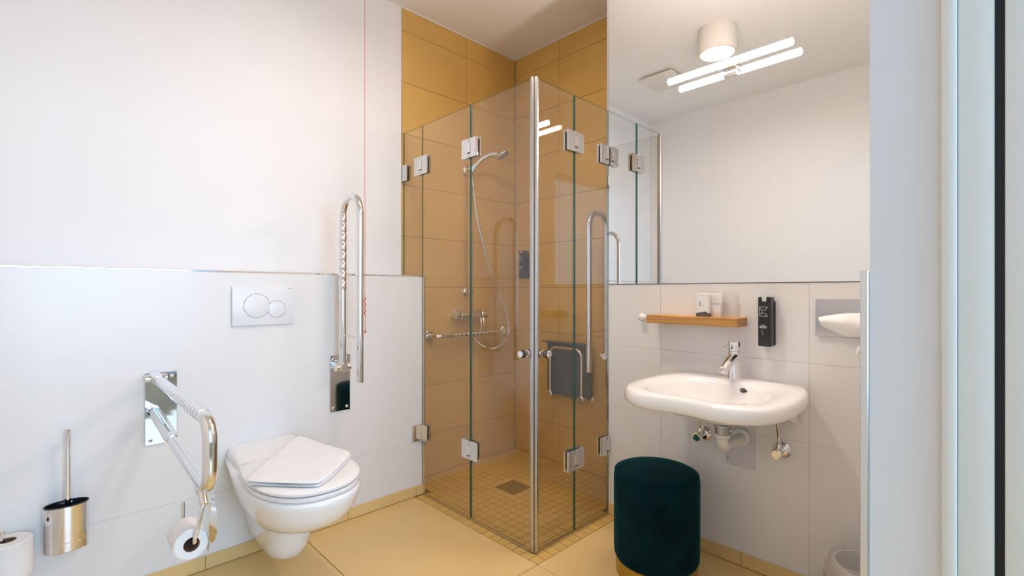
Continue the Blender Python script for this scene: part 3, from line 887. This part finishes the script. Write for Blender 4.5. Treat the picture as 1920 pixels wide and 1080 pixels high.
# ------------------------------------------------------------------ soap dispensers
def dispenser(name, label, origin, out, side, group):
    """origin: wall point at the bottom centre"""
    o = Vector(origin); out = Vector(out); side = Vector(side)
    t = thing(name, label, 'soap dispenser', origin, group)
    def W(a, b, z): return o + out * a + side * b + V(0, 0, z)
    def bx(nm, mat, a0, a1, b0, b1, z0, z1, bev=.0, parent=t):
        bm = B(); p, q = W(a0, b0, z0), W(a1, b1, z1)
        box(bm, p.x, q.x, p.y, q.y, p.z, q.z, bevel=bev, seg=2); return part(nm, bm, mat, parent)
    bx('back_plate', BLACKGL, .0005, .012, -.024, .024, .003, .175, .002)
    body = bx('body', BLACKGL, .012, .058, -.0225, .0225, 0, .190, .003)
    bx('push_button', STEEL, .040, .0592, -.008, .008, .173, .1912, .0015)
    bm = B()
    def stroke(b0, z0, b1, z1, w=.0010):
        d = V(b1 - b0, z1 - z0, 0).normalized(); n = V(-d.y, d.x, 0) * w / 2
        q = [(b0 + n.x, z0 + n.y), (b0 - n.x, z0 - n.y), (b1 - n.x, z1 - n.y), (b1 + n.x, z1 + n.y)]
        f0 = [bm.verts.new(W(.0580, b, z)) for b, z in q]; f1 = [bm.verts.new(W(.05835, b, z)) for b, z in q]
        ring_faces(bm, [f0, f1])
    # emblem: open funnel over a wide foot
    E = [(-.017, .152, .012, .152), (.012, .152, .002, .139), (.002, .139, -.009, .139), (-.009, .139, -.017, .152), (-.009, .139, -.009, .128), (-.009, .128, -.017, .119),
         (.000, .128, .006, .125), (.006, .125, .011, .118), (-.017, .119, -.017, .152), (-.009, .128, .000, .128)]
    for e in E: stroke(*e)
    for k in range(6): stroke(-.016 + k * .0048, .1165, -.0128 + k * .0048, .1165, .0016)
    for row, (z, a, b) in enumerate(((.0815, -.012, .004), (.0770, -.0165, .0095), (.0720, -.0155, .0085))):
        x = a
        while x < b:
            w_ = .0016 + .0012 * random.random(); stroke(x, z, min(x + w_, b), z, .0024 if row else .0015); x += w_ + .0007
    for e in ((-.009, .062, -.005, .060), (-.009, .062, -.009, .056), (-.009, .056, -.004, .054), (-.006, .050, -.002, .046), (-.002, .050, -.006, .046)): stroke(*e, .0007)
    part('print', bm, WHITEINK, body, False)['kind'] = 'stuff'
    return t
dispenser('soap_dispenser', 'slim black soap dispenser with white print beside the wooden shelf', (1.790, YW, .9055), (0, -1, 0), (1, 0, 0), 'black wall dispensers')
dispenser('soap_dispenser', 'slim black soap dispenser on the shower back wall near the corner', (.118, 0, 1.205), (0, -1, 0), (1, 0, 0), 'black wall dispensers')

# ------------------------------------------------------------------ washbasin
BX = 1.685
wbn = thing('washbasin', 'white rounded ceramic washbasin hung under the mirror', 'washbasin', (BX, YW, .62))
half = [(0, .0), (.10, .0), (.195, .002), (.245, .045), (.275, .14), (.288, .26), (.284, .37), (.255, .465), (.195, .525), (.12, .545), (.05, .536), (0, .532)]
outer = catmull([V(u, v, 0) for u, v in half] + [V(-u, v, 0) for u, v in half[-2:0:-1]], 5, True)
ihalf = [(0, .128), (.07, .130), (.135, .150), (.185, .215), (.205, .30), (.200, .38), (.168, .445), (.11, .478), (.05, .476), (0, .472)]
n_out = len(outer)
inner0 = catmull([V(u, v, 0) for u, v in ihalf] + [V(-u, v, 0) for u, v in ihalf[-2:0:-1]], 8, True)
def resample(loop, n):
    L = [0]
    P = loop + [loop[0]]
    for a, b in zip(P[:-1], P[1:]): L.append(L[-1] + (b - a).length)
    out = []; j = 0
    for k in range(n):
        s = L[-1] * k / n
        while L[j + 1] < s: j += 1
        f = (s - L[j]) / max(1e-9, L[j + 1] - L[j]); out.append(P[j].lerp(P[j + 1], f))
    return out
NB = 88
outer = resample(outer, NB); inner = resample(inner0, NB)
def ringpts(bm, loop, z, sc=1., cv=(0, .28), vmin=.0008, zf=0.):
    r = []
    for p in loop:
        u = cv[0] + (p.x - cv[0]) * sc; v = max(vmin, cv[1] + (p.y - cv[1]) * sc)
        r.append(bm.verts.new((BX + u, YW - v, z + zf * v)))
    return r
def mixl(a, b, t): return [p.lerp(q, t) for p, q in zip(a, b)]
bm = B()
zt = .772
dz = -.022
R_ = []
dr_ = V(0, .20, 0)
drain_loop = [V(.037 * math.sin(2 * PI * k / NB), .20 - .037 * math.cos(2 * PI * k / NB), 0) for k in range(NB)]
hull = resample(catmull([V(u, v, 0) for u, v in ((0, .0), (.10, 0), (.175, .004), (.185, .10), (.175, .22), (.13, .34), (.06, .39), (0, .40))] + [V(-u, v, 0) for u, v in ((.06, .39), (.13, .34), (.175, .22), (.185, .10), (.175, .004), (.10, 0))], 8, True), NB)
R_.append(ringpts(bm, drain_loop, .6255))
R_.append(ringpts(bm, mixl(drain_loop, hull, .5), .640))
R_.append(ringpts(bm, mixl(drain_loop, hull, .85), .664))
R_.append(ringpts(bm, hull, .690))
R_.append(ringpts(bm, mixl(hull, outer, .7), .712, zf=dz * .5))
R_.append(ringpts(bm, outer, .720, .965, zf=dz))
R_.append(ringpts(bm, outer, .727, .990, zf=dz))
R_.append(ringpts(bm, outer, .738, 1.0, zf=dz))
R_.append(ringpts(bm, outer, .752, .998, zf=dz))
R_.append(ringpts(bm, outer, .764, .985, zf=dz))
R_.append(ringpts(bm, outer, zt, .955, zf=dz))
R_.append(ringpts(bm, mixl(outer, inner, .55), zt + .003, 1, zf=dz))
R_.append(ringpts(bm, mixl(outer, inner, .86), zt + .001, 1, zf=dz))
R_.append(ringpts(bm, inner, zt - .006, 1, zf=dz))
R_.append(ringpts(bm, inner, zt - .022, .955, zf=dz))
R_.append(ringpts(bm, inner, zt - .06, .86, zf=dz))
R_.append(ringpts(bm, inner, zt - .10, .66, (0, .26)))
R_.append(ringpts(bm, inner, zt - .118, .36, (0, .24)))
R_.append(ringpts(bm, inner, zt - .122, .10, (0, .22)))
ring_faces(bm, R_)
part('bowl', bm, CERAMIC, wbn, angle=80)
for s in (-1, 1):      # side cheeks carrying the basin at the wall
    bm = B()
    secs = []
    for v, z0 in ((.001, .624), (.05, .628), (.09, .645), (.14, .70)):
        xo, xi = BX + s * (.212 - .2 * v * .2), BX + s * .165
        secs.append([V(xi, YW - v, z0), V(xo, YW - v, z0 + .004), V(xo + s * .004, YW - v, .715), V(xi, YW - v, .715)])
    loft(bm, secs); bmesh.ops.bevel(bm, geom=bm.edges[:], offset=.003, segments=2, affect='EDGES', profile=.5)
    part('side_cheek', bm, CERAMIC, wbn)
bm = B()
ov = Vector((1.746, -.5085, .7435))
lathe(bm, ov, (.12, -.55, .50), [(-.006, .0155), (.0016, .0155), (.0024, .0)], 24, cap1=False, sx=1.0, sy=.55)
part('overflow_hole', bm, BLACKGL, wbn)
bm = B(); lathe(bm, (BX + .0, YW - .22, .6505), (0, 0, 1), [(0, .030), (.004, .030), (.006, .024), (.0065, 0)], 28, cap1=False); part('drain_plug', bm, CHROME, wbn)

# basin mixer tap
TX, TYY = 1.688, YW - .083
zb = .771
tp = thing('basin_tap', 'chrome single-lever tap on the washbasin', 'tap', (TX, TYY, zb))
bm = B(); lathe(bm, (TX, TYY, zb), (0, 0, 1), [(0, .0255), (.004, .0265), (.008, .0245), (.108, .0225), (.110, .021)], 32); part('body', bm, CHROME, tp)
bm = B(); lathe(bm, (TX, TYY, zb + .1105), (0, 0, 1), [(0, .0215), (.002, .0232), (.034, .0232), (.038, .021), (.039, .0)], 32, cap1=False); part('cartridge_cap', bm, CHROME, tp)
spp = [V(TX, TYY - .005, zb + .088), V(TX, TYY - .035, zb + .078), V(TX, TYY - .070, zb + .062), V(TX, TYY - .098, zb + .047)]
bm = B(); tube(bm, catmull(spp, 4), [.0215, .021, .0205, .020, .0195, .019, .0185, .018, .0175, .017, .0165, .0160, .0158], 22); part('spout', bm, CHROME, tp)
bm = B(); lathe(bm, (TX, TYY - .092, zb + .046), (0, -.45, -.9), [(-.012, .014), (.0, .0158), (.010, .0158), (.0115, .012), (.0115, 0)], 22, cap1=False); part('aerator', bm, STEEL, tp)
bm = B()
lv = [V(TX, TYY - .015, zb + .132), V(TX, TYY - .06, zb + .134), V(TX, TYY - .10, zb + .137), V(TX, TYY - .128, zb + .139)]
rings = []
for p, w, h in zip(lv, (.010, .0065, .0060, .0065), (.006, .0035, .0030, .0030)):
    rings.append([bm.verts.new(p + V(w * math.cos(2 * PI * k / 14), 0, h * math.sin(2 * PI * k / 14))) for k in range(14)])
ring_faces(bm, rings); part('lever', bm, CHROME, tp)
bm = B(); lathe(bm, (TX + .0, TYY - .0232, zb + .124), (0, -1, 0), [(-.001, .0035), (.0006, .0035), (.0007, 0)], 14, cap1=False); part('index_dot', bm, BLACK, tp)

# drain trap
DX, DY = 1.690, YW - .20
trp = thing('drain_trap', 'chrome and white plastic drain trap under the washbasin', 'drain trap', (DX, DY, .50))
bm = B(); lathe(bm, (DX, DY, .6250), (0, 0, -1), [(0, .034), (.008, .034)], 30); part('gasket', bm, BLACK, trp)
bm = B(); lathe(bm, (DX, DY, .6170), (0, 0, -1), [(0, .029), (.003, .031), (.009, .031), (.011, .0275), (.036, .0275), (.038, .026)], 30); part('tailpiece', bm, plain('dull_chrome', (.38, .38, .39), .2, 1.), trp)
bm = B(); lathe(bm, (DX, DY, .5790), (0, 0, -1), [(0, .0265), (.003, .0275), (.011, .0275), (.014, .024)], 28); part('union_nut', bm, WPLAST, trp)
el = [V(DX, DY, .566), V(DX, DY, .556)] + arc((DX, DY + .028, .556), (0, -1, 0), (0, 0, -1), .028, 0, PI * .42, 8) + [V(DX, DY + .06, .531), V(DX, DY + .10, .530), V(DX, DY + .135, .525), V(DX, YW - .001, .527)]
bm = B(); tube(bm, el, .0205, 20); part('elbow', bm, WPLAST, trp)
bm = B(); lathe(bm, (DX, YW - .0065, .527), (0, -1, 0), [(0, .034), (.012, .034), (.015, .027)], 28); part('wall_collar', bm, WPLAST, trp)
bm = B(); cyl(bm, (DX + .026, DY, .598), (DX + .052, DY - .004, .596), .0035, 10); cyl(bm, (DX + .026, DY, .598), (DX + .032, DY, .597), .007, 12); part('pop_up_rod', bm, STEEL, trp)

bm = B(); box(bm, 1.624, 1.738, YW - .0058, YW - .0004, .404, .70, bevel=.0012, seg=1)
cp = thing('cover_panel', 'pale inspection panel on the wall below the washbasin', 'panel', (1.68, YW, .404))
part('panel', bm, PANEL, cp)
bm = B(); box(bm, 1.632, 1.6345, YW - .0062, YW - .0056, .420, .436); part('panel_catch', bm, GREYLINE, cp, False)

def angle_valve(label, x, z, zt_, xt, dot):
    t = thing('angle_valve', label, 'valve', (x, YW, z), 'angle valves under the basin')
    bm = B(); lathe(bm, (x, YW - .0005, z), (0, -1, 0), [(0, .031), (.005, .031), (.016, .021), (.018, .013)], 28); part('rosette', bm, CHROME, t)
    bm = B(); cyl(bm, (x, YW - .014, z), (x, YW - .058, z), .012, 18); cyl(bm, (x, YW - .045, z), (x, YW - .045, z + .034), .010, 16); part('body', bm, CHROME, t)
    bm = B(); lathe(bm, (x, YW - .058, z), (0, -1, 0), [(0, .012), (.002, .019), (.020, .019), (.024, .016)], 20); k = part('handwheel', bm, CHROME, t)
    bm = B(); lathe(bm, (x, YW - .0818, z), (0, -1, 0), [(0, .012), (.0012, .011)], 18); part('index_cap', bm, dot, k)
    hz = catmull([(x, YW - .045, z + .034), (x + (xt - x) * .1, YW - .046, z + .06), (x + (xt - x) * .7, YW - .06, (z + zt_) / 2 + .03), (xt, YW - .07, zt_)], 12)
    bm = B(); tube(bm, hz, [.0055 + .0007 * (i % 2) for i in range(len(hz))], 10); part('flexible_hose', bm, STEEL, t)
angle_valve('chrome angle valve with green cap left of the drain trap', 1.533, .508, .660, 1.548, GREENDOT)
angle_valve('chrome angle valve right of the drain trap below the basin corner', 1.838, .508, .668, 1.838, CHROME)

# ------------------------------------------------------------------ shelf and what stands on it
SZ = 1.012
sf = thing('wall_shelf', 'small oak wall shelf holding a glass and cartons', 'shelf', (1.51, YW, .976))
bm = B(); box(bm, 1.312, 1.707, YW - .100, YW - .0005, .976, SZ, bevel=.0012, seg=1); part('board', bm, WOOD, sf)

gl = thing('drinking_glass', 'clear drinking glass turned upside down on the oak shelf', 'glass', (1.662, YW - .055, SZ))
bm = B()
lathe(bm, (1.662, YW - .055, SZ + .0005), (0, 0, 1), [(0, .0355), (.001, .0375), (.052, .0368), (.056, .0335), (.098, .0305), (.101, .0285), (.101, 0)], 40, cap0=False, cap1=False)
lathe(bm, (1.662, YW - .055, SZ + .0005), (0, 0, 1), [(0, .0355), (.050, .0345), (.054, .0312), (.084, .0288), (.088, .024), (.088, 0)], 40, cap0=False, cap1=False)
part('tumbler', bm, TUMBLER, gl)

ca = thing('toiletry_carton', 'white toiletry packet with a dark grey base on the oak shelf', 'carton', (1.555, YW - .062, SZ))
bm = B(); box(bm, 1.530, 1.580, YW - .071, YW - .053, SZ + .0005, SZ + .092, bevel=.001, seg=1); part('packet', bm, CARD, ca)
bm = B(); box(bm, 1.5285, 1.5815, YW - .0715, YW - .0525, SZ + .088, SZ + .096, bevel=.001, seg=1); part('crimped_top', bm, CARD, ca)
bm = B()
pts = [(1.529, 0), (1.583, 0), (1.583, .012), (1.569, .021), (1.529, .014)]
f0 = [bm.verts.new((x, YW - .0735, SZ + .0005 + z)) for x, z in pts]; f1 = [bm.verts.new((x, YW - .0515, SZ + .0005 + z)) for x, z in pts]
ring_faces(bm, [f0, f1]); part('grey_base', bm, CARDGREY, ca, False)
def lettering(txt, size, loc, mat, parent, align='CENTER'):
    c = bpy.data.curves.new('txt', 'FONT'); c.body = txt; c.size = size; c.align_x = align; c.extrude = .0001; c.resolution_u = 2
    tmp = bpy.data.objects.new('txt', c); COL.objects.link(tmp)
    bpy.context.view_layer.update()
    me = bpy.data.meshes.new_from_object(tmp.evaluated_get(bpy.context.evaluated_depsgraph_get()))
    bpy.data.objects.remove(tmp)
    me.materials.clear(); me.materials.append(mat)
    me.transform(Matrix.Translation(Vector(loc)) @ Matrix.Rotation(PI / 2, 4, 'X'))
    return link('lettering', me, parent)
lettering('E', .026, (1.545, YW - .0712, SZ + .044), GREYINK, ca)
lettering('o', .018, (1.559, YW - .0712, SZ + .044), LIGHTINK, ca)
lettering('- - -', .008, (1.556, YW - .0737, SZ + .005), WHITEINK, ca)

cb_ = thing('toiletry_carton', 'pale blush carton standing between the packet and the glass', 'carton', (1.600, YW - .03, SZ))
bm = B(); box(bm, 1.572, 1.622, YW - .044, YW - .022, SZ + .0005, SZ + .096, bevel=.001, seg=1); part('box', bm, CARD, cb_)
bm = B(); box(bm, 1.5715, 1.6225, YW - .0445, YW - .0215, SZ + .0005, SZ + .024, bevel=.0006, seg=1); part('lower_band', bm, CARDTAN, cb_)
bm = B()
for k, (x, w_, z, h_) in enumerate(((1.590, .003, .048, .011), (1.5955, .005, .048, .011), (1.603, .003, .048, .011), (1.6085, .006, .048, .011), (1.592, .010, .070, .003), (1.604, .009, .070, .003))):
    box(bm, x, x + w_, YW - .0447, YW - .0439, SZ + z, SZ + z + h_)
part('print', bm, LIGHTINK, cb_, False)['kind'] = 'stuff'

hk = thing('wall_hook', 'round white wall knob left of the oak shelf', 'hook', (1.246, YW, .996))
bm = B(); lathe(bm, (1.246, YW - .0005, .996), (0, -1, 0), [(0, .009), (.016, .008), (.020, .015), (.028, .0185), (.036, .0165), (.040, .009), (.041, 0)], 28, cap1=False); part('knob', bm, WPLAST, hk)
hk2 = thing('wall_hook', 'small chrome hook below the tissue dispenser', 'hook', (2.085, YW, .915))
bm = B(); lathe(bm, (2.085, YW - .0005, .915), (0, -1, 0), [(0, .014), (.004, .014), (.006, .007), (.026, .006), (.030, .011), (.036, .011), (.038, 0)], 24, cap1=False); part('peg', bm, CHROME, hk2)

# ------------------------------------------------------------------ tissue dispenser
td = thing('tissue_dispenser', 'flat steel wall tissue dispenser with a white tissue pulled out', 'tissue dispenser', (2.07, YW, .955))
bm = B(); box(bm, 1.950, 2.205, YW - .016, YW - .0005, .955, 1.090, bevel=.003); part('faceplate', bm, plain('satin_steel', (.50, .50, .51), .3, 1.), td)
bm = B()
lathe(bm, (2.082, YW - .0158, 1.022), (0, -1, 0), [(-.002, .062), (.0006, .062), (.0008, 0)], 40, cap1=False, sx=1., sy=.26); part('slot', bm, GREYLINE, td)
bm = B()
rows = []
for i in range(9):
    s = i / 8
    row = []
    for k in range(25):
        u = k / 24
        x = 1.968 + .215 * u
        wv = noise.noise(V(u * 7, s * 2.5, 1.3)) * .006
        arch = .016 * math.sin(PI * min(1, max(0, u)))
        ztop = 1.030 + arch * .8 - .012 * abs(u - .5)
        zlow = .960 + .030 * (1 - min(1, u * 3)) + .012 * max(0, u - .8) * 5
        z = ztop + (zlow - ztop) * s
        y = YW - .018 - .026 * math.sin(PI * min(1, s * .85 + .08)) * (.5 + .5 * math.sin(PI * u)) + wv
        row.append(bm.verts.new((x + .012 * (s - .5) * (1 if u < .5 else -1), min(y, YW - .0172), z)))
    rows.append(row)
for a, b in zip(rows[:-1], rows[1:]):
    for k in range(24): bm.faces.new((a[k], a[k + 1], b[k + 1], b[k]))
bmesh.ops.solidify(bm, geom=bm.faces[:], thickness=.0008)
part('tissue', bm, PAPER, td, angle=70)

# ------------------------------------------------------------------ velvet stool
OX, OY = 1.462, -.655
ot = thing('pouf_stool', 'round teal velvet pouf stool with a brass base band', 'stool', (OX, OY, 0))
bm = B(); lathe(bm, (OX, OY, 0), (0, 0, 1), [(0, .154), (.002, .157), (.060, .157), (.062, .154)], 64); part('base_band', bm, GOLD, ot)
bm = B()
pr = [(.060, .150), (.063, .158), (.075, .1635), (.10, .165), (.370, .1655), (.388, .164), (.400, .158), (.407, .148), (.411, .12), (.413, .07), (.414, .0)]
lathe(bm, (OX, OY, 0), (0, 0, 1), pr, 72, cap1=False); part('cushion', bm, VELVET, ot, angle=70)
bm = B(); tube(bm, [V(OX + .1600 * math.cos(2 * PI * k / 72), OY + .1600 * math.sin(2 * PI * k / 72), .3985) for k in range(73)], .0022, 8, caps=False); part('piping', bm, VELVET, ot)

# ------------------------------------------------------------------ waste bin with liner
WX, WY = 2.135, -.520
wbin = thing('waste_bin', 'small white waste bin with a crumpled clear liner in the corner', 'waste bin', (WX, WY, 0))
bm = B(); lathe(bm, (WX, WY, .001), (0, 0, 1), [(0, .078), (.004, .082), (.235, .098), (.240, .099), (.240, .096), (.010, .079), (.010, 0)], 36, cap1=False); part('bucket', bm, WPLAST, wbin)
bm = B()
rings = []
for i, (z, r) in enumerate(((.06, .074), (.14, .082), (.22, .091), (.249, .094), (.256, .100), (.246, .112), (.215, .122), (.17, .124), (.13, .120))):
    ring = []
    for k in range(56):
        a = 2 * PI * k / 56
        amp = .001 if i < 3 else .004 + .003 * (i - 3)
        rr_ = r + amp * (noise.noise(V(math.cos(a) * 4, math.sin(a) * 4, z * 14)) + .5 * noise.noise(V(math.cos(a) * 11, math.sin(a) * 11, z * 20)))
        zz = z + (.010 * noise.noise(V(math.cos(a) * 3, math.sin(a) * 3, 5)) if i > 2 else 0)
        xx = WX + rr_ * math.cos(a); yy = WY + rr_ * math.sin(a)
        ring.append(bm.verts.new((min(xx, 2.262), min(yy, YW - .010), zz)))
    rings.append(ring)
ring_faces(bm, rings, 0, True, False, False)
part('liner', bm, BAGP, wbin, angle=50)
